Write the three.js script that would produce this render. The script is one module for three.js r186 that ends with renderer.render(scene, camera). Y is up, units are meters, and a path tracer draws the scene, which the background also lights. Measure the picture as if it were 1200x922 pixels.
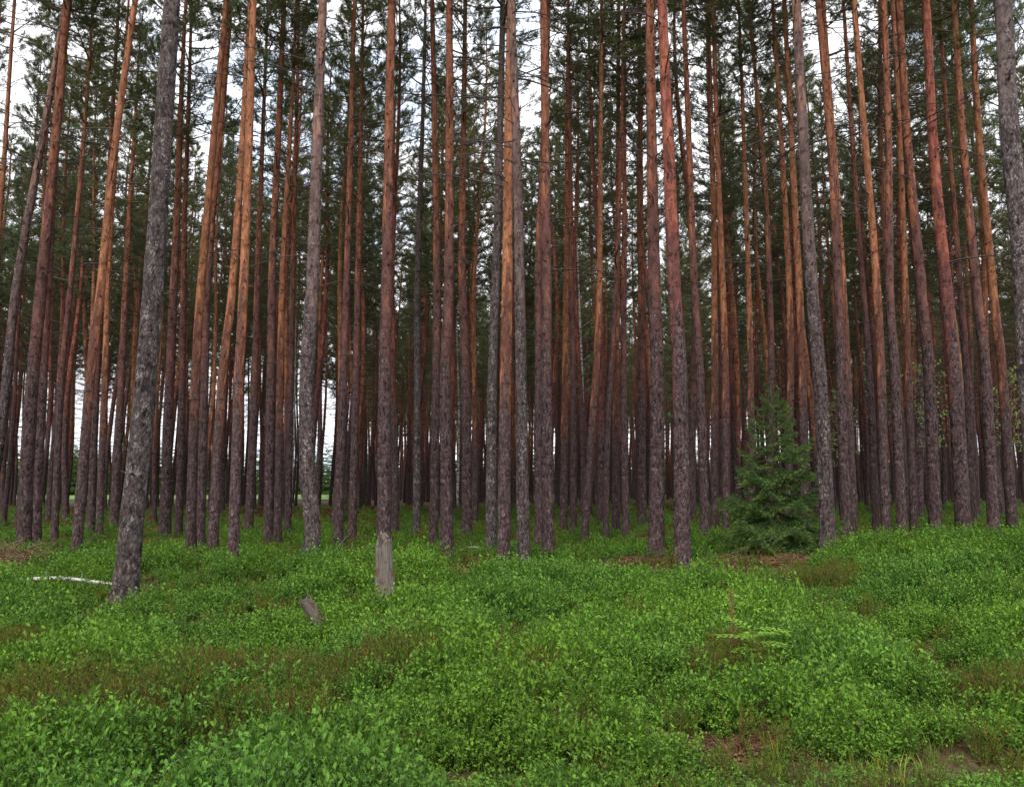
import * as THREE from 'three';
import { mergeGeometries } from 'three/addons/utils/BufferGeometryUtils.js';

// ---------- camera, sky, sun, exposure ----------
const scene = new THREE.Scene();
const camera = new THREE.PerspectiveCamera(52.73, 1200 / 922, 0.1, 1500);
camera.position.set(0, 1.6, 0);
camera.rotation.x = 0.1188;
const renderer = new THREE.WebGLRenderer({ antialias: true });
renderer.toneMapping = THREE.LinearToneMapping;
renderer.toneMappingExposure = 2.1;
renderer.shadowMap.enabled = true;

// ---------- seeded random and noise ----------
function rng(seed) { let a = seed >>> 0; return () => { a = (a + 0x6D2B79F5) >>> 0; let t = a; t = Math.imul(t ^ (t >>> 15), t | 1); t ^= t + Math.imul(t ^ (t >>> 7), t | 61); return ((t ^ (t >>> 14)) >>> 0) / 4294967296; }; }
function hash(x, y, s = 0) { let h = Math.imul(x | 0, 374761393) + Math.imul(y | 0, 668265263) + Math.imul(s | 0, 1442695041); h = Math.imul(h ^ (h >>> 13), 1274126177); h ^= h >>> 16; return (h >>> 0) / 4294967296; }
const mod = (a, n) => ((a % n) + n) % n;
function vnoise(x, y, px = 1 << 20, s = 0) {
  const xi = Math.floor(x), yi = Math.floor(y), fx = x - xi, fy = y - yi, u = fx * fx * (3 - 2 * fx), v = fy * fy * (3 - 2 * fy);
  const x0 = mod(xi, px), x1 = mod(xi + 1, px);
  const a = hash(x0, yi, s), b = hash(x1, yi, s), c = hash(x0, yi + 1, s), d = hash(x1, yi + 1, s);
  return a + (b - a) * u + (c - a) * v + (a - b - c + d) * u * v;
}
function fbm(x, y, o = 4, px = 1 << 20, s = 0) { let a = 0, w = 0.5, t = 0; for (let i = 0; i < o; i++) { a += w * vnoise(x, y, px, s + i); t += w; x *= 2; y *= 2; px *= 2; w *= 0.5; } return a / t; }
const clamp = (v, a = 0, b = 1) => Math.max(a, Math.min(b, v));
const sm = (a) => { a = clamp(a); return a * a * (3 - 2 * a); };
const lerp = (a, b, t) => a + (b - a) * t;
const V = (x, y, z) => new THREE.Vector3(x, y, z);

// overcast sky with a few thin pale-blue openings, the same all round
{
  const W = 1024, H = 512, d = new Float32Array(W * H * 4);
  for (let j = 0; j < H; j++) for (let i = 0; i < W; i++) {
    const el = (j + 0.5) / H * Math.PI - Math.PI / 2, u = i / W;
    const n = fbm(u * 16, j / H * 12, 5, 16, 11), m = fbm(u * 24, j / H * 20, 4, 24, 31);
    const L = 0.86 + 0.3 * (n - 0.5) + 0.12 * Math.max(0, Math.sin(el));
    const b = sm((m - 0.6) / 0.12) * 0.5;
    const k = (j * W + i) * 4;
    d[k] = L * lerp(1.0, 0.42, b); d[k + 1] = L * lerp(1.01, 0.60, b); d[k + 2] = L * lerp(1.05, 0.84, b); d[k + 3] = 1;
  }
  const t = new THREE.DataTexture(d, W, H, THREE.RGBAFormat, THREE.FloatType);
  t.mapping = THREE.EquirectangularReflectionMapping; t.magFilter = THREE.LinearFilter; t.needsUpdate = true;
  scene.background = t; scene.environment = t;
}
const sun = new THREE.DirectionalLight(new THREE.Color(1, 0.95, 0.88), 1.1);
sun.position.set(-14, 40, 26); sun.castShadow = true; sun.shadow.radius = 34;
sun.shadow.mapSize.set(2048, 2048);
Object.assign(sun.shadow.camera, { left: -60, right: 60, top: 60, bottom: -60, near: 1, far: 200 });
scene.add(sun); scene.add(sun.target); sun.target.position.set(0, 0, -25);

// ---------- helpers ----------
const used = {};
function numbered(n) { used[n] = (used[n] || 0) + 1; return used[n] === 1 ? n : n + '_' + String(used[n] - 1).padStart(3, '0'); }
function tag(o, label, category, group, kind) { if (label) o.userData.label = label; if (category) o.userData.category = category; if (group) o.userData.group = group; if (kind) o.userData.kind = kind; return o; }
function thing(name, label, category, pos = [0, 0, 0], turn = 0, group) { const g = new THREE.Group(); g.name = numbered(name); g.position.set(...pos); g.rotation.y = turn; scene.add(g); return tag(g, label, category, group); }
function part(name, geo, mat, parent) { const m = new THREE.Mesh(geo, mat); m.name = name; m.castShadow = m.receiveShadow = true; parent.add(m); return m; }

class GB { // grows a geometry out of tubes, needles and leaves
  constructor() { this.p = []; this.u = []; this.c = []; this.i = []; this.col = null; }
  v(x, y, z, u = 0, w = 0) { this.p.push(x, y, z); this.u.push(u, w); if (this.col) this.c.push(this.col[0], this.col[1], this.col[2]); return this.p.length / 3 - 1; }
  tri(a, b, c) { this.i.push(a, b, c); }
  tube(pts, rad, seg, { cap = false, v0 = 0, vs = 1, ur = 1, disp = null, hs = null } = {}) {
    const rows = []; let len = v0;
    let ref = V(0, 0, 1); const t0 = pts[1].clone().sub(pts[0]).normalize(); if (Math.abs(t0.z) > 0.9) ref = V(1, 0, 0);
    for (let k = 0; k < pts.length; k++) {
      const t = pts[Math.min(k + 1, pts.length - 1)].clone().sub(pts[Math.max(k - 1, 0)]).normalize();
      const a = ref.clone().sub(t.clone().multiplyScalar(ref.dot(t))).normalize(), b = t.clone().cross(a);
      ref = a; if (k) len += pts[k].distanceTo(pts[k - 1]) * vs;
      const row = [];
      for (let s = 0; s <= seg; s++) {
        const th = s / seg * Math.PI * 2, r = rad[k] * (disp ? disp(s % seg, k) : 1), c = Math.cos(th) * r, d = Math.sin(th) * r;
        row.push(this.v(pts[k].x + a.x * c + b.x * d, pts[k].y + a.y * c + b.y * d, pts[k].z + a.z * c + b.z * d, s / seg * ur, hs ? hs[k] : len));
      }
      rows.push(row);
    }
    for (let k = 0; k + 1 < rows.length; k++) for (let s = 0; s < seg; s++) { const A = rows[k][s], B = rows[k][s + 1], C = rows[k + 1][s], D = rows[k + 1][s + 1]; this.tri(A, B, D); this.tri(A, D, C); }
    if (cap) for (const [row, p, f] of [[rows[0], pts[0], 1], [rows[rows.length - 1], pts[pts.length - 1], 0]]) { const c = this.v(p.x, p.y, p.z, 0.5, hs ? hs[f ? 0 : pts.length - 1] : len); for (let s = 0; s < seg; s++) f ? this.tri(c, row[s + 1], row[s]) : this.tri(c, row[s], row[s + 1]); }
    return this;
  }
  needle(o, d, len, w, R) { // one thin blade from o along d
    let sx = d.y * (R() - 0.5) - d.z * (R() - 0.5), sy = d.z * (R() - 0.5) - d.x * (R() - 0.5), sz = d.x * (R() - 0.5) - d.y * (R() - 0.5); const q = w / 2 / (Math.hypot(sx, sy, sz) || 1); sx *= q; sy *= q; sz *= q;
    const a = this.v(o.x - sx, o.y - sy, o.z - sz), b = this.v(o.x + sx, o.y + sy, o.z + sz), c = this.v(o.x + d.x * len, o.y + d.y * len, o.z + d.z * len); this.tri(a, b, c);
  }
  leaf(o, d, up, len, w, fold = 0.35) { // small folded leaf blade, four faces
    const s = d.clone().cross(up).normalize(), n = s.clone().cross(d).normalize();
    const P = (a, b, c) => this.v(o.x + d.x * a + s.x * b + n.x * c, o.y + d.y * a + s.y * b + n.y * c, o.z + d.z * a + s.z * b + n.z * c);
    const A = P(0, 0, 0), M = P(len * 0.5, 0, -w * 0.1), T = P(len, 0, -len * 0.12), L = P(len * 0.45, -w / 2, w * fold * 0.5), Q = P(len * 0.45, w / 2, w * fold * 0.5);
    this.tri(A, M, L); this.tri(L, M, T); this.tri(A, Q, M); this.tri(M, Q, T);
  }
  build(smooth = true) {
    const g = new THREE.BufferGeometry();
    g.setAttribute('position', new THREE.Float32BufferAttribute(this.p, 3)); g.setAttribute('uv', new THREE.Float32BufferAttribute(this.u, 2));
    if (this.c.length) g.setAttribute('color', new THREE.Float32BufferAttribute(this.c, 3));
    g.setIndex(this.i); g.computeVertexNormals(); return g;
  }
}
function rdir(R) { const z = R() * 2 - 1, a = R() * 6.2832, r = Math.sqrt(1 - z * z); return V(r * Math.cos(a), z, r * Math.sin(a)); }
function dataTex(W, H, f, srgb) {
  const d = new Uint8Array(W * H * 4), toS = (c) => 255 * (c <= 0.0031308 ? 12.92 * c : 1.055 * Math.pow(c, 1 / 2.4) - 0.055);
  for (let j = 0; j < H; j++) for (let i = 0; i < W; i++) { const c = f(i, j), k = (j * W + i) * 4; for (let q = 0; q < 3; q++) d[k + q] = srgb ? clamp(toS(clamp(c[q])), 0, 255) : clamp(c[q] * 255, 0, 255); d[k + 3] = 255; }
  const t = new THREE.DataTexture(d, W, H); t.wrapS = t.wrapT = THREE.RepeatWrapping; t.magFilter = THREE.LinearFilter; t.minFilter = THREE.LinearMipmapLinearFilter; t.generateMipmaps = true; if (srgb) t.colorSpace = THREE.SRGBColorSpace; t.needsUpdate = true; return t;
}
const std = (o) => new THREE.MeshPhysicalMaterial({ roughness: 0.9, specularIntensity: 0.3, ...o });

// ---------- terrain ----------
function relief(x, z) { const d = -z; return 0.34 * sm((x - 1.0) / 6) * sm((d - 7) / 8) * (1 - 0.45 * sm((d - 22) / 14)) + 0.10 * sm((d - 18) / 25); }
function ground(x, z) { const d = Math.hypot(x, z); return relief(x, z) + (fbm(x * 0.35 + 40, z * 0.35 + 40, 3, 1 << 20, 5) - 0.5) * 0.22 * clamp(1.3 - d / 60, 0.2, 1) + (fbm(x * 1.1, z * 1.1, 2, 1 << 20, 8) - 0.5) * 0.26 * clamp(1.2 - d / 30, 0, 1); }
// places where the cover is thin or of another kind: [x, z, rx, rz]
const BARE = [[1.3, -5.1, 0.62, 0.42], [0.35, -5.25, 0.3, 0.22], [-3.0, -5.0, 0.7, 0.3], [-1.15, -5.6, 0.25, 0.2], [2.3, -14.5, 1.5, 2.2], [-0.75, -15.2, 0.8, 2.2], [-2.4, -11.6, 0.4, 0.35], [-9.4, -15.0, 1.0, 1.2], [4.5, -11.4, 0.5, 0.35], [4.9, -7.4, 0.5, 0.35], [3.3, -5.3, 0.22, 0.15], [5.0, -15.5, 1.5, 1.3], [-4.4, -16.8, 0.6, 0.4]];
const HEATH = [[-3.1, -5.3, 1.6, 0.8], [-2.4, -6.0, 1.3, 0.7], [-1.2, -6.4, 1.1, 0.5], [0.1, -6.3, 0.6, 0.35], [3.9, -6.0, 1.0, 0.6], [1.75, -6.6, 0.5, 0.45], [4.2, -11.8, 1.3, 0.6], [-0.55, -7.3, 0.6, 0.4], [-4.6, -7.2, 0.9, 0.6]];
function spot(list, x, z) { let b = 0; for (const [cx, cz, rx, rz] of list) { const dx = (x - cx) / rx, dz = (z - cz) / rz, q = Math.sqrt(dx * dx + dz * dz) + (fbm(x * 2.3, z * 2.3, 3, 1 << 20, 77) - 0.5) * 0.9; b = Math.max(b, 1 - sm((q - 0.6) / 0.5)); } return b; }

// ---------- ground sheet ----------
{
  const N = 300, M = 300, gb = new GB(); gb.col = [1, 1, 1];
  const fx = (t) => Math.sign(t) * (14 * Math.abs(t) + 586 * Math.pow(Math.abs(t), 5)), fz = (t) => 30 - (t * 60 + 660 * Math.pow(t, 5));
  for (let j = 0; j <= M; j++) for (let i = 0; i <= N; i++) {
    const x = fx(i / N * 2 - 1), z = fz(j / M), d = Math.hypot(x, z);
    const n = fbm(x * 0.5, z * 0.5, 4, 1 << 20, 21), bare = spot(BARE, x, z);
    // brown needle litter and green moss in patches
    const g = clamp(sm((n - 0.4) / 0.2) * 0.8) * (1 - bare);
    let c = [lerp(0.10, 0.052, g), lerp(0.058, 0.078, g), lerp(0.036, 0.022, g)];
    gb.col = c; gb.v(x, ground(x, z), z, x, z);
  }
  for (let j = 0; j < M; j++) for (let i = 0; i < N; i++) { const a = j * (N + 1) + i, b = a + 1, c = a + N + 1, e = c + 1; gb.tri(a, e, c); gb.tri(a, b, e); }
  const detail = dataTex(1024, 1024, (i, j) => { const x = i / 1024, y = j / 1024; const a = fbm(x * 90, y * 90, 3, 90, 3), b = fbm(x * 8, y * 8, 3, 8, 9), s = fbm(x * 300, y * 60, 2, 300, 4) > 0.66 ? 0.35 : 0; const k = 0.55 + 0.7 * (a - 0.3) + 0.4 * (b - 0.5) + s; return [k, k * 0.97, k * 0.93]; }, true);
  detail.repeat.set(0.45, 0.45);
  const bump = detail.clone(); bump.colorSpace = THREE.NoColorSpace;
  const m = std({ vertexColors: true, map: detail, bumpMap: bump, bumpScale: 0.02, roughness: 1 }); m.color.setRGB(1.25, 1.2, 1.15);
  const o = part('forest_floor', gb.build(), m, scene); tag(o, 'mossy forest floor strewn with brown needles', 'ground', null, 'structure');
}

{ // grass field where the wood ends
  const gb = new GB(), rows = 40, cols = 30; for (let j = 0; j <= rows; j++) { const z = -100 - 440 * Math.pow(j / rows, 1.6), right = z > -158 ? -0.24 * -z + 3 * fbm(z * 0.1, 2, 3) : 420; for (let i = 0; i <= cols; i++) { const x = lerp(-420, right, 1 - Math.pow(1 - i / cols, 1.6)); gb.v(x, 0.16 + 0.06 * fbm(x * 0.1, z * 0.1), z, x, z); } }
  for (let j = 0; j < rows; j++) for (let i = 0; i < cols; i++) { const a = j * (cols + 1) + i, b = a + 1, c = a + cols + 1, e = c + 1; gb.tri(a, e, c); gb.tri(a, b, e); }
  const m = std({ roughness: 1 }); m.color.setRGB(0.10, 0.17, 0.04); tag(part('grass_field', gb.build(), m, scene), 'open green field beyond the wood', 'field', null, 'structure');
}

// ---------- bark ----------
// Scots pine: thick grey-brown plates low on the stem, thin peeling orange bark higher up; the change is ragged and differs from tree to tree
function barkMap(seed, change, grey, mid, orange) {
  const W = 256, H = 2048;
  const cell = (x, y, nx, s) => { // nearest two plate centres
    const xi = Math.floor(x), yi = Math.floor(y); let d1 = 9, d2 = 9, id = 0;
    for (let a = -1; a <= 1; a++) for (let b = -1; b <= 1; b++) { const cx = mod(xi + a, nx), px = xi + a + hash(cx, yi + b, s), py = yi + b + hash(cx, yi + b, s + 1), d = (px - x) ** 2 + (py - y) ** 2; if (d < d1) { d2 = d1; d1 = d; id = hash(cx, yi + b, s + 2); } else if (d < d2) d2 = d; }
    return [Math.sqrt(d2) - Math.sqrt(d1), id];
  };
  return (i, j) => {
    const u = i / W, h = j / H * 22;
    const wob = fbm(u * 6, h * 1.5, 3, 6, seed + 40) - 0.5;
    const [e, id] = cell(u * 22 + wob * 3.2, h * 15 + wob * 5, 22, seed);
    const [e2, id2] = cell(u * 10 + wob * 2.5, h * 5 + wob * 3, 10, seed + 10);
    const rag = (fbm(u * 5, h * 0.9, 4, 5, seed + 20) - 0.5) * 4.5 + (id2 - 0.5) * 1.2;
    const t1 = sm((h - change * 0.55 + rag) / 1.6), t2 = sm((h - change + rag * 1.3) / 1.8);
    const tone = 0.55 + 0.6 * id + 1.3 * (fbm(u * 24, h * 14, 3, 24, seed + 5) - 0.5);
    const gap = sm(e / 0.34) * (0.55 + 0.45 * sm((Math.abs(fbm(u * 12, h * 2.2, 3, 12, seed + 33) - 0.5) - 0.01) / 0.05));
    let c = grey.map((q, k) => q * tone * lerp([0.4, 0.34, 0.31][k], 1, gap));
    const li = vnoise(u * 52, h * 46, 52, seed + 6) * vnoise(u * 13, h * 8, 13, seed + 16); if (li > 0.5) c = c.map((q, k) => q + [0.085, 0.085, 0.08][k] * (change > 8 ? 1.5 : 0.8) * sm((li - 0.5) / 0.14));
    const tm = 0.75 + 0.5 * id2 + 0.35 * (fbm(u * 14, h * 7, 3, 14, seed + 7) - 0.5), gm = sm(e2 / 0.07);
    const m = mid.map((q) => q * tm * (0.8 + 0.3 * id) * lerp(0.6, 1, gm) * lerp(0.75, 1, gap));
    c = c.map((q, k) => lerp(q, m[k], t1));
    const peel = fbm(u * 10, h * 3.2, 4, 10, seed + 8), pk = 0.78 + 0.9 * (peel - 0.42) + 0.3 * (id2 - 0.5) + 0.7 * (fbm(u * 30, h * 12, 3, 30, seed + 70) - 0.5);
    let o = orange.map((q, k) => q * pk * (peel > 0.62 ? [1.15, 1.2, 1.25][k] : 1) * lerp(0.58, 1, gm) * lerp(0.82, 1, sm(e / 0.2)));
    c = c.map((q, k) => lerp(q, o[k], t2));
    // rings of branch scars, one ring for each year's growth
    const ring = h / 0.46 + 0.25 * (vnoise(h * 0.7, 1, 1 << 20, seed + 50) - 0.5), rd = Math.abs(ring - Math.round(ring)) * 0.46, rs = vnoise(u * 9, Math.round(ring) * 3.7, 9, seed + 51); if (h > 2 && rd < 0.05 && rs > 0.45) c = c.map((q) => q * lerp(1, 0.5, sm((rs - 0.45) / 0.25) * (1 - rd / 0.05)));
    // short dark scars of fallen twigs and curled bark edges
    const s = vnoise(u * 11, h * 6.5, 11, seed + 9) * vnoise(u * 26, h * 22, 26, seed + 19); if (s > 0.5 && h > 1.5) c = c.map((q) => q * lerp(1, 0.38, sm((s - 0.5) / 0.1)));
    return c;
  };
}
const barkBump = dataTex(256, 1024, (i, j) => { const u = i / 256, h = j / 1024; const a = fbm(u * 16, h * 36, 3, 16, 60), b = Math.abs(fbm(u * 8, h * 9, 3, 8, 61) - 0.5) * 4; const k = clamp(0.25 + 0.5 * Math.min(1, b) + 0.35 * (a - 0.4)); return [k, k, k]; });
barkBump.repeat.set(1, 8);
const G1 = [0.092, 0.062, 0.062], G2 = [0.105, 0.086, 0.083], M1 = [0.115, 0.055, 0.047], M2 = [0.145, 0.062, 0.043], O1 = [0.235, 0.092, 0.052], O2 = [0.285, 0.118, 0.06];
const BARK = {};
for (const [k, seed, change, g, m, o] of [['g', 101, 13, G2, [0.11, 0.08, 0.072], [0.17, 0.10, 0.075]], ['m', 202, 7.0, G1, M1, O1], ['o', 303, 4.6, G1, M2, O2], ['p', 404, 9.0, [0.105, 0.082, 0.08], [0.15, 0.098, 0.088], [0.26, 0.145, 0.11]], ['r', 505, 6.0, G1, [0.14, 0.056, 0.048], [0.26, 0.085, 0.055]]]) {
  const map = dataTex(256, 2048, barkMap(seed, change, g, m, o), true); map.wrapT = THREE.ClampToEdgeWrapping; map.wrapS = THREE.RepeatWrapping;
  BARK[k] = [1, 0.86, 1.12].map((f) => { const q = std({ map, bumpMap: barkBump, bumpScale: k === 'g' || k === 'p' ? 0.02 : 0.014, roughness: 0.88 }); q.color.setRGB(f, f, f); return q; });
}
const deadWood = std({ roughness: 0.95 }); deadWood.color.setRGB(0.07, 0.055, 0.048);
const limbBark = std({ roughness: 0.9 }); limbBark.color.setRGB(0.13, 0.075, 0.05);

// ---------- pine pieces ----------
const trunkRadius = (r0, h, H) => r0 * (Math.pow(clamp(1 - 0.93 * h / H, 0.02), 0.72)) * 1.0 + r0 * 0.42 * Math.exp(-h / 0.22);
function trunkGeo(r0, H, off, seed, fine) { // off(h) -> [dx, dz] of the centre line
  const R = rng(seed), gb = new GB(), pts = [], rad = [], hs = []; const seg = fine ? 18 : 10, rows = fine ? 110 : 26;
  for (let k = 0; k <= rows; k++) { const h = -0.25 + (H + 0.25) * Math.pow(k / rows, 1.25), [dx, dz] = off(Math.max(h, 0)); pts.push(V(dx, h, dz)); rad.push(trunkRadius(r0, Math.max(h, 0), H)); hs.push(clamp(h, 0.02, 21.9) / 22); }
  const ph = R() * 6.28;
  gb.tube(pts, rad, seg, { ur: 1, hs, disp: (s, k) => { const h = pts[k].y; return 1 + (fine ? 0.05 * (vnoise(s * 1.7, h * 9, 1 << 20, seed + 3) - 0.5) : 0) + (vnoise(s * 1.0, h * 3.0, seg, seed) - 0.5) * 0.09 + 0.16 * Math.exp(-Math.max(h, 0) / 0.25) * Math.sin(s / seg * 6.2832 * 4 + ph) * 0.6; } });
  // stubs of shed branches
  const n = fine ? 60 : 14;
  for (let k = 0; k < n; k++) {
    const h = 1.6 + R() * (H * 0.58 - 1.6), [dx, dz] = off(h), a = R() * 6.2832, r = trunkRadius(r0, h, H), L = 0.03 + R() * R() * 0.16, q = 0.008 + R() * 0.008, d = V(Math.cos(a), 0.25 + 0.4 * (R() - 0.5), Math.sin(a)).normalize(), o = V(dx + Math.cos(a) * r * 0.85, h, dz + Math.sin(a) * r * 0.85);
    const v = clamp(h, 0.02, 21.9) / 22; gb.tube([o, o.clone().addScaledVector(d, L)], [q * 1.4, q * 0.7], 4, { cap: true, hs: [v, v] });
  }
  return gb.build();
}
function deadBranch(gb, R, o, az, len, base = 0.014, elev = 0.15 * (R() - 0.3)) {
  const pts = [o.clone()]; let d = V(Math.cos(az) * Math.cos(elev), Math.sin(elev), Math.sin(az) * Math.cos(elev)); const n = 6;
  const bend = V((R() - 0.5) * 0.16, (R() - 0.62) * 0.22, (R() - 0.5) * 0.16);
  for (let k = 1; k <= n; k++) { d.add(bend).add(rdir(R).multiplyScalar(0.09)).normalize(); pts.push(pts[k - 1].clone().addScaledVector(d, len / n)); }
  gb.tube(pts, pts.map((_, k) => lerp(base, 0.0035, k / n)), 4);
  const tw = 2 + Math.floor(R() * 5);
  for (let t = 0; t < tw; t++) { const k = 2 + Math.floor(R() * (n - 2)), p = pts[k], dd = pts[k].clone().sub(pts[k - 1]).normalize().add(rdir(R).multiplyScalar(0.9)).normalize(), l = len * (0.12 + 0.3 * R()), m = p.clone().addScaledVector(dd, l * 0.5), e = m.clone().addScaledVector(dd.add(rdir(R).multiplyScalar(0.4)).normalize(), l * 0.5); gb.tube([p, m, e], [0.006, 0.0045, 0.002], 3); }
}
function makeCrown(seed, Lc, wide) { // live crown along +y from its lowest whorl to the tip: [needles, limbs]
  const R = rng(seed), nb = new GB(), lb = new GB(); nb.col = [1, 1, 1];
  const tuft = (p, d, s) => { const f = 0.75 + R() * 0.5; nb.col = [f * (0.9 + R() * 0.25), f, f * (0.85 + R() * 0.3)]; for (let k = 0; k < 17; k++) { const q = rdir(R).multiplyScalar(0.85).add(d).normalize(); nb.needle(p.clone().addScaledVector(d, (R() - 0.3) * 0.13 * s), q, (0.075 + R() * 0.06) * s, 0.0125 * s, R); } };
  const lop = R() * 6.28;
  for (let y = 0; y < Lc; y += 0.3 + R() * 0.34) {
    const t = y / Lc, nbr = t > 0.92 ? 3 : 2 + Math.floor(R() * 3);
    const a0 = R() * 6.28;
    for (let b = 0; b < nbr; b++) {
      const az = a0 + b / nbr * 6.2832 + (R() - 0.5) * 0.7;
      const len = wide * (0.25 + 1.75 * Math.pow(1 - t, 0.75) * (0.55 + 0.45 * Math.min(1, t * 3.5 + 0.15))) * (0.55 + 0.7 * R()) * (1 + 0.25 * Math.cos(az - lop));
      let el = lerp(-0.05, 0.75, t) + (R() - 0.5) * 0.35; let d = V(Math.cos(az) * Math.cos(el), Math.sin(el), Math.sin(az) * Math.cos(el));
      const n = 7, pts = [V(0, y, 0)];
      for (let k = 1; k <= n; k++) { d.add(V(0, 0.06, 0)).add(rdir(R).multiplyScalar(0.13)).normalize(); pts.push(pts[k - 1].clone().addScaledVector(d, len / n)); }
      lb.tube(pts, pts.map((_, k) => lerp(0.012 + 0.011 * len, 0.004, k / n)), 4);
      const clump = 0.5 + R() * 0.65;
      for (let k = 2; k <= n; k++) {
        const p = pts[k], dk = pts[k].clone().sub(pts[k - 1]).normalize(); const ns = k === n ? 3 : 2;
        for (let s = 0; s < ns; s++) {
          if (R() > clump) continue;
          const side = V(-dk.z, 0.1, dk.x).multiplyScalar(R() < 0.5 ? 1 : -1), q = dk.clone().multiplyScalar(0.8).addScaledVector(side, 0.3 + R() * 0.9).add(V(0, (R() - 0.25) * 0.6, 0)).normalize();
          const l = (0.18 + 0.5 * R()) * Math.min(1, len * 0.6 + 0.2), st = p.clone().addScaledVector(dk, -R() * len / n), e = st.clone().addScaledVector(q, l);
          lb.tube([st, e], [0.006, 0.003], 3);
          const nt = 2 + Math.floor(l * 7);
          for (let m = 0; m < nt; m++) { const w = 0.35 + 0.65 * (m + R()) / nt, tp = st.clone().lerp(e, w).add(rdir(R).multiplyScalar(0.09 * (m ? 1 : 0.4))); tuft(tp, q.clone().add(V(0, 0.35, 0)).add(rdir(R).multiplyScalar(0.5)).normalize(), 0.9 + R() * 0.4); }
        }
      }
    }
  }
  // dead twiggy branches just under the live ones
  return [nb.build(), lb.build()];
}
const needleMat = [[0.105, 0.132, 0.050], [0.094, 0.130, 0.054], [0.120, 0.138, 0.048]].map((c) => { const m = std({ vertexColors: true, roughness: 0.75 }); m.color.setRGB(...c); return m; });
const CROWNS = []; for (let k = 0; k < 7; k++) CROWNS.push(makeCrown(900 + k * 17, 8.2 + (k % 3) * 0.9, 0.85 + 0.1 * (k % 4)));
const DEAD = []; for (let k = 0; k < 8; k++) { const gb = new GB(); deadBranch(gb, rng(1500 + k), V(0, 0, 0), 0, 0.7 + 0.2 * k, 0.013 + 0.001 * k); DEAD.push(gb.build()); }
function twigwork(seed, H, from, to, n, off) { const R = rng(seed), gb = new GB(); for (let k = 0; k < n; k++) { const h = H * lerp(from, to, Math.pow(R(), 0.7)), [dx, dz] = off(h); deadBranch(gb, R, V(dx, h, dz), R() * 6.2832, 0.4 + R() * 1.3, 0.011 + R() * 0.006); } return gb.build(); }

const PINES = []; // [x, z, radius] of every stem
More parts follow.
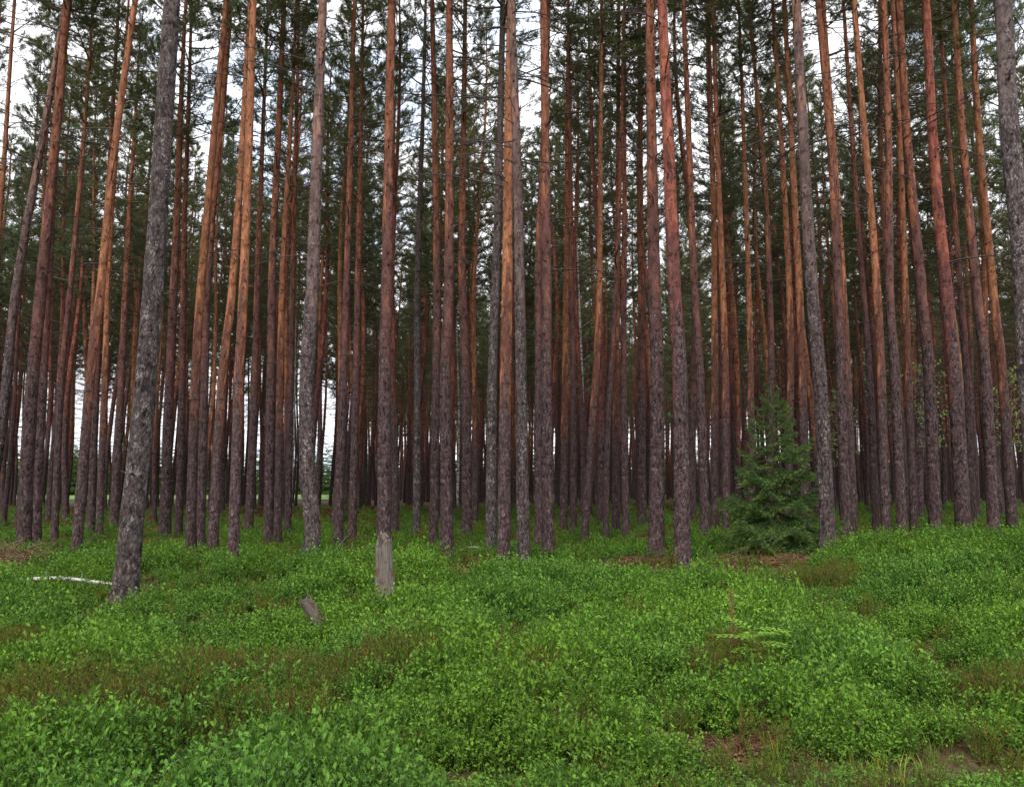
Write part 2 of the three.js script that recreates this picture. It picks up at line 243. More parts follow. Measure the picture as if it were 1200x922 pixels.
// front rows, one by one: bark, x, z, stem radius at the foot, then height / sideways drift of the centre line
const FRONT = [
['g',-5.25,-11.01,0.158,[1.3,0.04,2.4,0.09,4.3,0.15,6.2,0.19,8.8,0.22]],
['p',-12.12,-18.42,0.118,[3.4,0.26,6.1,0.36,9.7,0.73,13.6,1.09]],
['m',-10.88,-17.95,0.151,[3.4,-0.06,5.9,-0.05,10.1,0.02,13.3,0.07]],
['m',-11.35,-19.16,0.133,[3.5,-0.09,6.2,-0.14,11.3,-0.15,14.1,-0.03]],
['o',-9.01,-16.68,0.107,[2.2,0.01,4.0,0.04,5.6,0.14,8.9,0.27,12.5,0.50]],
['m',-12.19,-21.43,0.095,[4.6,-0.08,6.8,-0.01,13.0,0.09]],
['m',-13.12,-25.05,0.124,[5.1,-0.10,9.1,-0.12,16.1,-0.09]],
['o',-12.64,-24.64,0.110,[5.1,-0.15,8.9,-0.22,15.9,-0.13]],
['m',-14.58,-29.42,0.160,[5.7,-0.08,12.0,-0.15]],
['m',-10.13,-23.48,0.163,[4.9,-0.10,8.6,-0.15,14.1,-0.22]],
['m',-10.21,-24.64,0.122,[5.1,-0.14,10.4,-0.32]],
['o',-7.34,-18.42,0.118,[4.2,-0.08,6.1,-0.06,9.7,0.10,13.6,0.30]],
['m',-7.95,-20.53,0.122,[4.5,-0.09,7.0,-0.12,12.0,0.10]],
['o',-6.84,-18.42,0.118,[4.2,0.04,6.1,0.16,9.9,0.27,13.6,0.31]],
['o',-5.32,-15.41,0.107,[3.8,-0.05,5.3,-0.03,8.9,-0.03,11.7,-0.06]],
['p',-3.93,-15.58,0.162,[0.8,0.06,1.8,-0.07,3.8,-0.15,5.4,-0.09,8.6,-0.08,11.8,-0.07]],
['m',-8.35,-25.48,0.139,[5.2,-0.01,9.2,-0.05]],
['m',-6.57,-21.75,0.140,[4.7,-0.09,8.1,-0.17,13.2,-0.10]],
['o',-6.24,-21.43,0.106,[4.6,-0.09,8.0,-0.13,13.0,-0.06]],
['m',-7.23,-25.91,0.115,[5.3,-0.06,10.8,-0.13]],
['m',-4.43,-20.53,0.122,[4.5,0.02,10.1,0.04,14.0,0.04]],
['m',-4.46,-22.41,0.122,[4.8,0.01,10.9,-0.03,15.1,-0.05]],
['m',-2.68,-16.88,0.150,[4.0,-0.06,5.7,-0.05,9.6,-0.05,12.6,-0.04]],
['m',-1.44,-17.95,0.142,[4.2,-0.08,5.9,-0.02,10.1,-0.04,13.3,-0.07]],
['m',-1.97,-20.24,0.120,[4.5,0.01,6.5,0.01,11.2,-0.11,14.8,-0.22]],
['g',-2.88,-24.24,0.120,[5.0,-0.04,7.5,-0.08,13.0,0.01]],
['m',-1.26,-22.41,0.155,[2.8,-0.02,5.8,-0.11,8.3,-0.20,13.5,-0.17]],
['g',-0.50,-18.91,0.131,[4.3,0.03,6.6,0.10,9.4,0.18]],
['o',-0.16,-15.41,0.130,[3.6,0.03,5.3,0.06,8.9,0.09,11.7,0.14]],
['p',0.22,-14.62,0.123,[2.7,-0.04,5.1,-0.07,7.7,-0.12,11.2,-0.23]],
['m',0.72,-15.93,0.126,[3.9,-0.03,5.5,-0.01,9.1,-0.02,12.0,-0.04]],
['m',0.63,-18.66,0.102,[4.3,-0.00,7.2,0.01,11.5,0.22]],
['o',1.78,-20.03,0.099,[2.3,0.17,5.3,0.41,7.6,0.50,13.2,0.62]],
['o',1.67,-26.19,0.130,[5.3,0.10,10.9,0.20]],
['m',1.72,-22.56,0.100,[4.8,0.04,9.6,0.01]],
['m',2.48,-21.32,0.084,[3.2,0.11,6.7,0.37,10.4,0.57]],
['o',3.10,-23.96,0.118,[4.9,0.07,10.0,0.21]],
['m',3.26,-22.94,0.113,[4.7,0.00,9.6,0.11]],
['m',4.24,-26.26,0.156,[5.1,0.10,12.3,0.21,18.6,0.30]],
['m',2.83,-15.83,0.157,[3.8,0.10,5.4,0.08,8.6,0.08,11.9,0.09]],
['r',3.20,-15.15,0.157,[3.7,0.04,5.2,-0.02,8.7,-0.07,11.4,-0.11]],
['m',4.66,-19.38,0.115,[4.1,-0.01,6.5,-0.09,12.6,-0.15]],
['o',5.60,-22.20,0.110,[4.5,0.13,9.2,0.23,15.8,0.27]],
['o',5.69,-21.30,0.105,[4.3,0.09,7.7,0.08,12.6,0.06]],
['p',5.87,-14.95,0.140,[3.4,-0.01,4.9,-0.07,8.7,-0.12,11.1,-0.14]],
['m',7.21,-17.33,0.120,[3.7,0.07,5.5,0.10,8.8,0.09,12.6,-0.01]],
['o',7.62,-17.90,0.080,[3.8,0.05,6.6,0.05,10.8,-0.06]],
['m',8.10,-17.90,0.080,[3.8,0.06,6.6,0.02]],
['o',7.93,-17.05,0.101,[3.7,0.09,5.4,0.09,8.9,0.01,12.4,-0.06]],
['m',8.27,-17.05,0.110,[3.7,0.06,5.4,0.04,8.9,0.21,12.4,0.34]],
['o',8.95,-17.90,0.089,[3.8,0.10,6.6,0.15,10.4,0.21]],
['m',9.43,-17.90,0.142,[3.8,0.08,5.6,0.01,9.3,-0.10,13.0,-0.07]],
['r',10.05,-17.90,0.168,[3.8,0.02,5.6,-0.02,9.3,-0.09,13.0,-0.06]],
['m',11.62,-20.21,0.090,[4.1,0.06,7.3,0.05,13.5,-0.00]],
['m',11.48,-19.16,0.133,[4.0,0.07,5.9,-0.01,10.3,-0.07,13.8,-0.05]],
['o',12.37,-19.85,0.128,[4.1,0.02,6.1,-0.08,10.2,-0.16,14.2,-0.09]],
['g',7.99,-12.19,0.181,[3.0,0.08,5.3,0.10,7.1,0.04,9.3,0.10]],
['o',-13.65,-20.53,0.091,[7.0,-0.10,10.6,-0.10,15.0,-0.20]],
['o',6.80,-19.86,0.098,[4.1,0.25,6.1,0.29,9.5,0.25,14.2,0.17]],
['o',6.99,-19.16,0.104,[4.0,0.09,5.9,0.11,10.3,0.10,13.8,0.07]],
['m',6.61,-20.65,0.092,[4.2,0.20,6.3,0.24,9.8,0.21,13.7,0.00]],
['o',6.40,-21.53,0.096,[4.3,0.15,6.5,0.18,10.7,0.18]],
];
const frontLabels = {
  0: 'thick dark grey pine with scaly bark, standing alone out in the green shrubs',
  1: 'slender pale pine leaning strongly, its foot beyond the pile of dry brush',
  14: 'slim pine with glowing orange upper stem, standing forward of two leaning neighbours',
  15: 'greyish pink pine with a swollen crooked foot and long smooth stem',
  22: 'straight purple-brown pine rising behind the broken grey stump',
  28: 'orange-brown pine touching the paler peeling pine beside it',
  29: 'pale pine with peeling whitish bark, leaning onto the orange-brown pine beside it',
  32: 'thin orange pine with a bowed stem leaning behind the straight front pines',
  39: 'stout brown pine beside the dry litter patch, next to the red-barked pine',
  40: 'stout pine with red peeling bark beside the dry litter patch',
  44: 'greyish pink pine standing against the side of the young spruce',
  52: 'stout pine with brick-red bark rising from the raised shrub bank',
  56: 'thick dark grey pine leaning at the edge of the raised shrub bank',
  2: 'brown pine standing right behind the heap of dry brushwood',
  3: 'narrower brown pine close behind the one at the dry brushwood heap',
  11: 'slim orange pine leaning, with a browner pine close behind its foot',
  12: 'browner pine close behind the foot of a slim leaning orange pine',
  13: 'slim orange pine leaning toward the straight glowing orange one before it',
  23: 'sturdy straight brown pine rising from green shrubs beside an orange litter patch',
  24: 'brown pine just behind the sturdy one by the orange litter patch',
  26: 'gently bowed brown pine standing behind the orange litter patch',
  27: 'dark grey pine at the orange litter patch, just behind the orange-brown one',
  30: 'straight brown pine a step from the pale peeling one, between the two litter patches',
  31: 'narrow brown pine hidden half behind the straight one next to the peeling pine',
  41: 'narrow brown pine standing alone between the red-barked pine and the young spruce',
  45: 'dark brown pine just behind the greyish pink one at the young spruce',
  48: 'slim orange-topped pine on the shrub bank near the pale slanted stick',
  49: 'brown pine on the shrub bank by the lower end of the pale slanted stick',
  51: 'stout dark brown pine on the shrub bank, beside the brick-red one',
  4: 'slim orange pine with a wavy foot, leaning behind the lone dark grey pine',
};
const generic = { g: 'grey-barked pine among the front rows', m: 'straight pine in the front rows, purple-brown below and red-brown above', o: 'slim pine in the front rows with bright orange upper stem', p: 'pale grey-pink pine in the front rows', r: 'red-barked pine in the front rows' };
FRONT.forEach(([bk, x, z, r0, line], i) => {
  const R = rng(7000 + i * 31), H = 19 + R() * 3.5, y = ground(x, z);
  const hh = [0], xx = [0]; for (let k = 0; k < line.length; k += 2) { hh.push(line[k]); xx.push(line[k + 1]); }
  const L = hh.length, slope = L > 1 ? clamp((xx[L - 1] - xx[L - 2]) / (hh[L - 1] - hh[L - 2]), -0.12, 0.12) * 0.7 : 0;
  const zb = (R() - 0.5) * 0.5, zp = R() * 6.28;
  const off = (h) => { let dx; if (h >= hh[L - 1]) dx = xx[L - 1] + (h - hh[L - 1]) * slope; else { let k = 1; while (h > hh[k]) k++; const t = (h - hh[k - 1]) / (hh[k] - hh[k - 1]), m = (q) => q <= 0 ? (xx[1] - xx[0]) / (hh[1] - hh[0]) : q >= L - 1 ? (xx[L - 1] - xx[L - 2]) / (hh[L - 1] - hh[L - 2]) : (xx[q + 1] - xx[q - 1]) / (hh[q + 1] - hh[q - 1]), dh = hh[k] - hh[k - 1], t2 = t * t, t3 = t2 * t; dx = (2 * t3 - 3 * t2 + 1) * xx[k - 1] + (t3 - 2 * t2 + t) * dh * m(k - 1) + (3 * t2 - 2 * t3) * xx[k] + (t3 - t2) * dh * m(k); } return [dx, zb * Math.pow(h / H, 1.5) + 0.03 * Math.sin(h * 0.5 + zp) * Math.min(1, h / 3)]; };
  const t = thing('pine_tree', frontLabels[i] || generic[bk], 'pine tree', [x, y, z], 0, 'pines in the front rows of the stand');
  part('trunk', trunkGeo(r0, H, off, 40 + i, true), BARK[bk][[0, 1, 2, 0][Math.floor(R() * 4)]], t);
  const hc = H * (0.6 + R() * 0.08), a = off(hc), b = off(H), ci = Math.floor(R() * CROWNS.length), [ng, lg] = CROWNS[ci];
  const dir = V(b[0] - a[0], H - hc, b[1] - a[1]); ng.boundingBox || ng.computeBoundingBox();
  const cr = part('crown', ng, needleMat[i % 3], t); cr.position.set(a[0], hc, a[1]); cr.quaternion.setFromUnitVectors(V(0, 1, 0), dir.clone().normalize()); cr.rotateY(R() * 6.28); const s = dir.length() / (8.2 + (ci % 3) * 0.9); cr.scale.set(s * 1.05, s, s * 1.05);
  part('limb', lg, limbBark, cr);
  const nd = 12 + Math.floor(R() * 12);
  for (let k = 0; k < nd; k++) { const h = H * lerp(0.3, 0.6, Math.pow(R(), 0.6)), [dx, dz] = off(h), m = part('dead_branch', DEAD[Math.floor(R() * DEAD.length)], deadWood, t); m.position.set(dx, h, dz); m.rotation.set(0, R() * 6.28, (R() - 0.4) * 0.5, 'YXZ'); m.scale.setScalar(0.6 + R() * 0.6); }
  PINES.push([x, z, r0]);
});

// the stand behind: eight kinds of stem, copied
const MODELS = [];
for (let k = 0; k < 10; k++) {
  const R = rng(3000 + k), H = 20, ax = (R() - 0.5) * 0.9, az = (R() - 0.5) * 0.9, w = R() * 6.28, wa = 0.06 + R() * 0.1, off = (h) => [ax * Math.pow(h / H, 1.3) + wa * Math.sin(h * 0.45 + w) - wa * Math.sin(w), az * Math.pow(h / H, 1.3) + wa * Math.cos(h * 0.4 + w) - wa * Math.cos(w)];
  const r0 = 0.105 + 0.045 * R(), hc = 10.2 + (k % 5) * 0.8, a = off(hc), b = off(H), [ng, lg] = CROWNS[k % CROWNS.length], s = (H - hc) / (8.2 + ((k % CROWNS.length) % 3) * 0.9);
  MODELS.push({ trunk: trunkGeo(r0, H, off, 80 + k, false), twig: twigwork(4000 + k, H, 0.2, 0.55, 40, off), ng, lg, a, hc, s, r0, dir: V(b[0] - a[0], H - hc, b[1] - a[1]).normalize(), turn: R() * 6.28 });
}
function pineModel(k, bark, mat) {
  const M = MODELS[k], g = new THREE.Group();
  part('trunk', M.trunk, bark, g);
  const cr = part('crown', M.ng, mat, g); cr.position.set(M.a[0], M.hc, M.a[1]); cr.quaternion.setFromUnitVectors(V(0, 1, 0), M.dir); cr.rotateY(M.turn); cr.scale.setScalar(M.s);
  part('limb', M.lg, limbBark, cr); const tw = part('dead_twigs', M.twig, deadWood, g); tw.userData.kind = 'stuff';
  return g;
}
const models = []; for (let k = 0; k < 10; k++) for (const bk of ['m', 'o', 'r']) models.push([k, pineModel(k, BARK[bk][k % 3], needleMat[k % 3]), bk]);
const halfW = (d) => 0.66 * d;
const deep = { m: 'tall pine deep in the stand with purple-brown trunk', o: 'tall pine deep in the stand with orange-brown trunk', r: 'tall pine deep in the stand with red-brown trunk' };
{
  const R = rng(4242); let made = 0, tries = 0; const cand = [];
  while (cand.length < 1350 && tries++ < 400000) {
    const d = 22 + 128 * Math.pow(R(), 0.72), x = (R() * 2 - 1) * (halfW(d) + 8), z = -d, q = x / d;
    if (q < -0.2 && d > 80 + 16 * vnoise(q * 14, 3)) continue; // the wood is shallower on that side
    if (d < 24 && R() < 0.6) continue;
    const gap = 1.0 + 0.5 * R(); if (PINES.some(([a, b]) => (a - x) ** 2 + (b - z) ** 2 < gap * gap)) continue;
    PINES.push([x, z, 0.13]); cand.push([x, z, d, Math.abs(q) < 0.665]);
  }
  cand.sort((a, b) => a[2] - b[2]);
  const rest = [];
  for (const [x, z, d, inView] of cand) {
    const k = Math.floor(R() * models.length), s = 0.9 + R() * 0.24, turn = R() * 6.28, bk = models[k][2];
    if (inView && made < 238) {
      const g = models[k][1].clone(); g.name = numbered('pine_tree'); g.position.set(x, ground(x, z), z); g.rotation.set((R() - 0.5) * 0.03, turn, (R() - 0.5) * 0.03); g.scale.set(s * (0.9 + 0.25 * R()), s, s * (0.9 + 0.25 * R())); g.scale.z = g.scale.x; scene.add(g);
      tag(g, deep[bk], 'pine tree', 'pines deep in the stand, ' + { m: 'purple-brown', o: 'orange-brown', r: 'red-brown' }[bk]); made++;
    } else rest.push([x, z, s, turn, k]);
  }
  console.log('pines', FRONT.length, made, rest.length, 'to', cand[Math.min(made, cand.length - 1)][2]);
  // the far side of the stand and its flanks, one mass
  const wood = new THREE.Group(); wood.name = 'far_pine_wood'; scene.add(wood); tag(wood, 'far mass of pine trunks and crowns closing the stand', 'pine wood', null, 'stuff');
  const M4 = new THREE.Matrix4();
  for (let k = 0; k < 10; k++) {
    const list = rest.filter((r) => Math.floor(r[4] / 3) === k); if (!list.length) continue; const src = models[k * 3 + (k % 3)][1]; src.updateMatrixWorld(true);
    for (const [nm, o, most] of [['far_trunks', src.children[0], 999], ['far_crowns', src.children[1], 999], ['far_limbs', src.children[1].children[0], 95], ['far_twigs', src.children[2], 95]]) {
      const put = list.filter((r) => -r[1] < most); if (!put.length) continue;
      const im = new THREE.InstancedMesh(o.geometry, o.material, put.length); im.name = nm; im.userData.kind = 'stuff';
      put.forEach(([x, z, s, turn], q) => { M4.compose(V(x, ground(x, z), z), new THREE.Quaternion().setFromAxisAngle(V(0, 1, 0), turn), V(s, s, s)); im.setMatrixAt(q, M4.multiply(o.matrixWorld)); });
      wood.add(im);
    }
  }
}

// ---------- young spruces ----------
const spruceMat = std({ vertexColors: true, roughness: 0.7 }); spruceMat.color.setRGB(0.052, 0.10, 0.03);
const spruceBark = std({ roughness: 0.95 }); spruceBark.color.setRGB(0.085, 0.06, 0.045);
function spruceBranch(seed) { // unit branch, 1 m along +x, drooping with lifted tip and hanging side shoots
  const R = rng(seed), gb = new GB(); gb.col = [1, 1, 1]; const ax = []; const n = 9;
  for (let k = 0; k <= n; k++) { const t = k / n; ax.push(V(t, -0.22 * Math.sin(t * 2.4) + 0.12 * t * t, (R() - 0.5) * 0.03)); }
  gb.col = [1.1, 0.5, 0.7]; gb.tube(ax, ax.map((_, k) => lerp(0.012, 0.004, k / n)), 4);
  const shoot = (a, b) => { const L = a.distanceTo(b), m = Math.max(6, Math.floor(L * 150)), d = b.clone().sub(a).normalize(); for (let q = 0; q < m; q++) { const t = (q + R()) / m, tip = t > 0.78; gb.col = tip ? [2.3, 1.8, 1.3] : [0.8 + 0.4 * R(), 0.85 + 0.35 * R(), 0.9]; const o = a.clone().lerp(b, t), r = rdir(R); if (r.y < 0) r.y *= 0.4; gb.needle(o, d.clone().multiplyScalar(0.75).add(r).normalize(), 0.03 + 0.022 * R(), 0.011, R); } };
  for (let k = 1; k <= n; k++) shoot(ax[k - 1], ax[k]);
  for (let k = 1; k <= n * 2; k++) for (const s of [-1, 1]) {
    const t = clamp((k + R() * 0.7) / (n * 2)); if (t < 0.12) continue; const f = t * n, i = Math.min(n - 1, Math.floor(f)), p = ax[i].clone().lerp(ax[i + 1], f - i);
    const l = (0.34 * Math.sin(Math.PI * clamp(t * 0.85 + 0.12)) + 0.05) * (0.7 + 0.5 * R()), e = p.clone().add(V(l * (0.55 + 0.25 * R()), -l * (0.12 + 0.35 * R()), s * l * (0.65 + 0.3 * R())));
    shoot(p, e);
    for (const w of [0.35, 0.6]) for (const s2 of [-1, 1]) if (R() < 0.75) { const pp = p.clone().lerp(e, w), ee = pp.clone().add(V(l * 0.3, -l * 0.15 * R(), s * l * 0.1 + s2 * l * 0.22)); shoot(pp, ee); }
  }
  return gb.build();
}
const SPB = [0, 1, 2, 3, 4].map((k) => spruceBranch(600 + k));
function spruce(label, pos, H, Rw, seed, n) {
  const R = rng(seed), t = thing('young_spruce', label, 'spruce', pos, 0);
  const pts = [], rad = []; for (let k = 0; k <= 10; k++) { pts.push(V(0.02 * Math.sin(k), H * k / 10 - 0.05, 0.02 * Math.cos(k * 1.3))); rad.push(lerp(0.018 * H, 0.004, k / 10)); }
  part('trunk', new GB().tube(pts, rad, 8).build(), spruceBark, t);
  for (let k = 0; k < n; k++) {
    const f = Math.pow((k + 0.5 * R()) / n, 1.15), y = H * (0.04 + 0.93 * f), len = Rw * (Math.pow(1 - f, 0.85) * (f < 0.12 ? 0.85 : 1) + 0.06) * (0.55 + 0.7 * R());
    const m = part('branch', SPB[Math.floor(R() * 5)], spruceMat, t); m.position.set(0, y, 0); m.rotation.set(0, k * 2.39996 + R() * 0.5, lerp(-0.12, 0.75, f * f) + (R() - 0.5) * 0.2, 'YXZ'); m.scale.set(len, len * (0.9 + 0.3 * R()), len);
  }
  return t;
}
spruce('bushy dark green young spruce about head-and-a-half high among the pine stems', [5.35, ground(5.35, -16.3) - 0.02, -16.3], 3.55, 1.3, 61, 105);
spruce('knee-high spruce seedling behind the lone dark grey pine', [-9.85, ground(-9.85, -19.2), -19.2], 0.95, 0.6, 62, 34);
spruce('low spruce sapling between the pines behind the dry litter patch', [-6.3, ground(-6.3, -30), -30], 1.6, 0.7, 65, 40);

// ---------- birches, pale green among the pines ----------
const birchLeaf = new THREE.MeshPhysicalMaterial({ vertexColors: true, roughness: 1, transmission: 0.35, thickness: 0 }); birchLeaf.color.setRGB(0.15, 0.25, 0.06);
const birchBark = std({ map: dataTex(128, 512, (i, j) => { const u = i / 128, h = j / 512; const a = fbm(u * 6, h * 60, 3, 6, 71), b = fbm(u * 4, h * 12, 3, 4, 72); const k = a > 0.6 || b > 0.66 ? 0.1 : 0.5 + 0.2 * (a - 0.5); return [k, k * 0.97, k * 0.9]; }, true), roughness: 0.8 });
function birchGeo(seed, H, from, wide, leaves) {
  const R = rng(seed), tb = new GB(), lf = new GB(); lf.col = [1, 1, 1]; const pts = [], rad = []; const bx = (R() - 0.5) * 0.6;
  for (let k = 0; k <= 14; k++) { const t = k / 14; pts.push(V(bx * t * t, H * t - 0.1, 0.1 * Math.sin(t * 5))); rad.push(lerp(H * 0.0065, 0.006, t)); }
  tb.tube(pts, rad, 8, { vs: 0.5 });
  for (let b = 0; b < 34; b++) {
    const t = lerp(from, 0.99, b / 34), f = t * 14, i = Math.min(13, Math.floor(f)), p = pts[i].clone().lerp(pts[i + 1], f - i), az = b * 2.4 + R(), len = wide * Math.sin(Math.PI * clamp((t - from) / (1 - from) * 0.8 + 0.15)) * (0.6 + 0.6 * R());
    const e = p.clone().add(V(Math.cos(az) * len, len * 0.5, Math.sin(az) * len)), m = p.clone().lerp(e, 0.5).add(V(0, len * 0.1, 0)); tb.tube([p, m, e], [0.012, 0.008, 0.003], 4);
    for (let q = 0; q < leaves; q++) { const w = 0.25 + 0.8 * R(), o = p.clone().lerp(e, w).add(rdir(R).multiplyScalar(len * 0.28 * R())); const c = 0.7 + 0.6 * R(); lf.col = [c, c, c * 0.9]; const d = rdir(R); d.y -= 0.4; d.normalize(); lf.leaf(o, d, rdir(R), 0.055 + 0.03 * R(), 0.05); }
  }
  return [tb.build(), lf.build()];
}
const BIR = [birchGeo(5, 15, 0.35, 1.7, 70), birchGeo(6, 13, 0.3, 1.5, 70), birchGeo(8, 5.0, 0.45, 0.7, 14)];
for (const [x, z, k, s, label] of [
  [2.9, -33, 0, 1, 'leafy birch with light green crown showing between red pine stems'], [9.8, -46, 1, 1.15, 'broad light green birch crown behind the young spruce'], [-12.2, -44, 0, 0.9, 'light green birch standing by the bright gap in the wood'], [-3.6, -52, 1, 1.2, 'tall light green birch in the depth of the stand behind the stump'], [-24, -50, 1, 1, 'pale green birch at the thin edge of the wood'], [21.5, -44, 0, 1, 'light green birch behind the raised shrub bank'],
  [11.0, -20.8, 2, 1, 'spindly leafy sapling among the pines on the shrub bank'], [14.0, -22.2, 2, 0.95, 'spindly leafy sapling near the leaning dark grey pine'], [8.9, -21.5, 2, 0.8, 'small leafy sapling behind the young spruce']]) {
  const t = thing(k === 2 ? 'birch_sapling' : 'birch_tree', label, k === 2 ? 'sapling' : 'birch tree', [x, ground(x, z), z], x * 3); part('trunk', BIR[k][0], k === 2 ? limbBark : birchBark, t); part('crown', BIR[k][1], birchLeaf, t); t.scale.setScalar(s);
}

// ---------- low cover ----------
const bilberryMat = new THREE.MeshPhysicalMaterial({ vertexColors: true, roughness: 0.8, specularIntensity: 0.4, transmission: 0.28, thickness: 0 }); bilberryMat.color.setRGB(0.112, 0.25, 0.024);
function sprig(seed, H, nl) {
  const R = rng(seed), gb = new GB();
  const stems = 3 + Math.floor(R() * 2); let tips = [];
  for (let s = 0; s < stems; s++) {
    const az = R() * 6.28, lean = 0.15 + 0.45 * R(); let p = V((R() - 0.5) * 0.05, -0.02, (R() - 0.5) * 0.05), d = V(Math.cos(az) * lean, 1, Math.sin(az) * lean).normalize(); const pts = [p]; const n = 4;
    for (let k = 1; k <= n; k++) { d = d.clone().add(rdir(R).multiplyScalar(0.22)).normalize(); p = p.clone().addScaledVector(d, H / n * (0.8 + 0.3 * R())); pts.push(p); }
    gb.col = [0.55, 0.42, 0.5]; gb.tube(pts, [0.0028, 0.0025, 0.002, 0.0017, 0.001], 3);
    tips.push(pts);
    for (let k = 1; k < n; k++) { const e0 = pts[k], dd = pts[k + 1].clone().sub(pts[k]).normalize().add(rdir(R).multiplyScalar(0.85)).normalize(), e1 = e0.clone().addScaledVector(dd, H * (0.25 + 0.2 * R())).add(V(0, 0.02, 0)); gb.col = [0.6, 0.7, 0.5]; gb.tube([e0, e1], [0.0016, 0.0009], 3); tips.push([e0, e0.clone().lerp(e1, 0.5), e1]); }
  }
  for (let q = 0; q < nl; q++) {
    const pts = tips[Math.floor(R() * tips.length)], f = (pts.length - 1) * (0.3 + 0.7 * Math.pow(R(), 0.6)), i = Math.min(pts.length - 2, Math.floor(f)), o = pts[i].clone().lerp(pts[i + 1], f - i), d = pts[i + 1].clone().sub(pts[i]).normalize().multiplyScalar(0.55).add(rdir(R)).add(V(0, 0.35, 0)).normalize();
    const c = 0.55 + 0.75 * R(), yel = R() < 0.15 ? 1.35 : 1; gb.col = [c * yel * 1.02, c * (yel > 1 ? 1.12 : 1), c * 0.9]; gb.leaf(o, d, V(R() - 0.5, 1.2, R() - 0.5).normalize(), 0.022 + 0.013 * R(), 0.014 + 0.006 * R());
  }
  return gb.build();
}
function heatherGeo(seed, H) {
  const R = rng(seed), gb = new GB();
  for (let s = 0; s < 11; s++) {
    const az = R() * 6.28, lean = 0.1 + 0.4 * R(), o = V((R() - 0.5) * 0.07, -0.02, (R() - 0.5) * 0.07), e = o.clone().add(V(Math.cos(az) * lean * H, H * (0.7 + 0.4 * R()), Math.sin(az) * lean * H)), m = o.clone().lerp(e, 0.5).add(rdir(R).multiplyScalar(0.02));
    gb.col = [0.7, 0.45, 0.4]; gb.tube([o, m, e], [0.002, 0.0016, 0.0008], 3);
    for (let q = 0; q < 16; q++) { const t = 0.3 + 0.7 * q / 16, p = o.clone().lerp(e, t), c = 0.7 + 0.6 * R(), br = R() < 0.2; gb.col = br ? [1.25 * c, 0.75 * c, 0.7 * c] : [0.8 * c, 1.1 * c, 0.5 * c]; const d = rdir(R).add(V(0, 1.1, 0)).normalize(); gb.needle(p, d, 0.02 + 0.018 * R(), 0.005, R); gb.needle(p, rdir(R).add(V(0, 1, 0)).normalize(), 0.018, 0.005, R); }
  }
  return gb.build();
}
function grassGeo(seed, H, n) {
  const R = rng(seed), gb = new GB();
  for (let s = 0; s < n; s++) { const az = R() * 6.28, l = H * (0.5 + 0.7 * R()), o = V((R() - 0.5) * 0.1, -0.02, (R() - 0.5) * 0.1), w = 0.0035, q = V(-Math.sin(az) * w, 0, Math.cos(az) * w), m = o.clone().add(V(Math.cos(az) * l * 0.18, l * 0.65, Math.sin(az) * l * 0.18)), e = o.clone().add(V(Math.cos(az) * l * 0.55, l * 0.95, Math.sin(az) * l * 0.55)); const c = 0.7 + 0.6 * R(); gb.col = R() < 0.15 ? [1.5 * c, 1.0 * c, 1.0 * c] : [c * 0.85, c, c * 0.8]; const a = gb.v(o.x - q.x, o.y, o.z - q.z), b = gb.v(o.x + q.x, o.y, o.z + q.z), cc = gb.v(m.x - q.x, m.y, m.z - q.z), d = gb.v(m.x + q.x, m.y, m.z + q.z), t = gb.v(e.x, e.y, e.z); gb.tri(a, b, d); gb.tri(a, d, cc); gb.tri(cc, d, t); }
  return gb.build();
}
function litterGeo(seed) { // a handful of dead twigs, needles and curled brown leaves
  const R = rng(seed), gb = new GB();
  for (let k = 0; k < 26; k++) { const o = V((R() - 0.5) * 0.3, 0.006 + 0.02 * R(), (R() - 0.5) * 0.3), az = R() * 6.28, d = V(Math.cos(az), (R() - 0.4) * 0.25, Math.sin(az)).normalize(), c = 0.5 + R(); gb.col = [c, c * 0.92, c * 0.85]; if (R() < 0.35) gb.leaf(o, d, V(R() - 0.5, 1, R() - 0.5).normalize(), 0.025 + 0.03 * R(), 0.018, 0.9); else if (R() < 0.3) gb.tube([o, o.clone().addScaledVector(d, 0.08 + 0.12 * R())], [0.004, 0.002], 3); else gb.needle(o, d, 0.05 + 0.04 * R(), 0.004, R); }
  return gb.build();
}
const SPRIGS = [sprig(1, 0.24, 60), sprig(2, 0.2, 52), sprig(3, 0.28, 70), sprig(4, 0.22, 56), sprig(5, 0.17, 46), sprig(6, 0.25, 64)];
const HEATHER = [heatherGeo(11, 0.24), heatherGeo(12, 0.19), heatherGeo(13, 0.28)];
const GRASS = [grassGeo(21, 0.22, 26), grassGeo(22, 0.16, 26), grassGeo(23, 0.3, 22)];
const LITTER = [litterGeo(31), litterGeo(32), litterGeo(33)];
const heatherMat = std({ vertexColors: true, roughness: 0.95 }); heatherMat.color.setRGB(0.10, 0.12, 0.04);
const grassMat = std({ vertexColors: true }); grassMat.color.setRGB(0.135, 0.19, 0.04);
const litterMat = std({ vertexColors: true, roughness: 0.95 }); litterMat.color.setRGB(0.145, 0.098, 0.064);
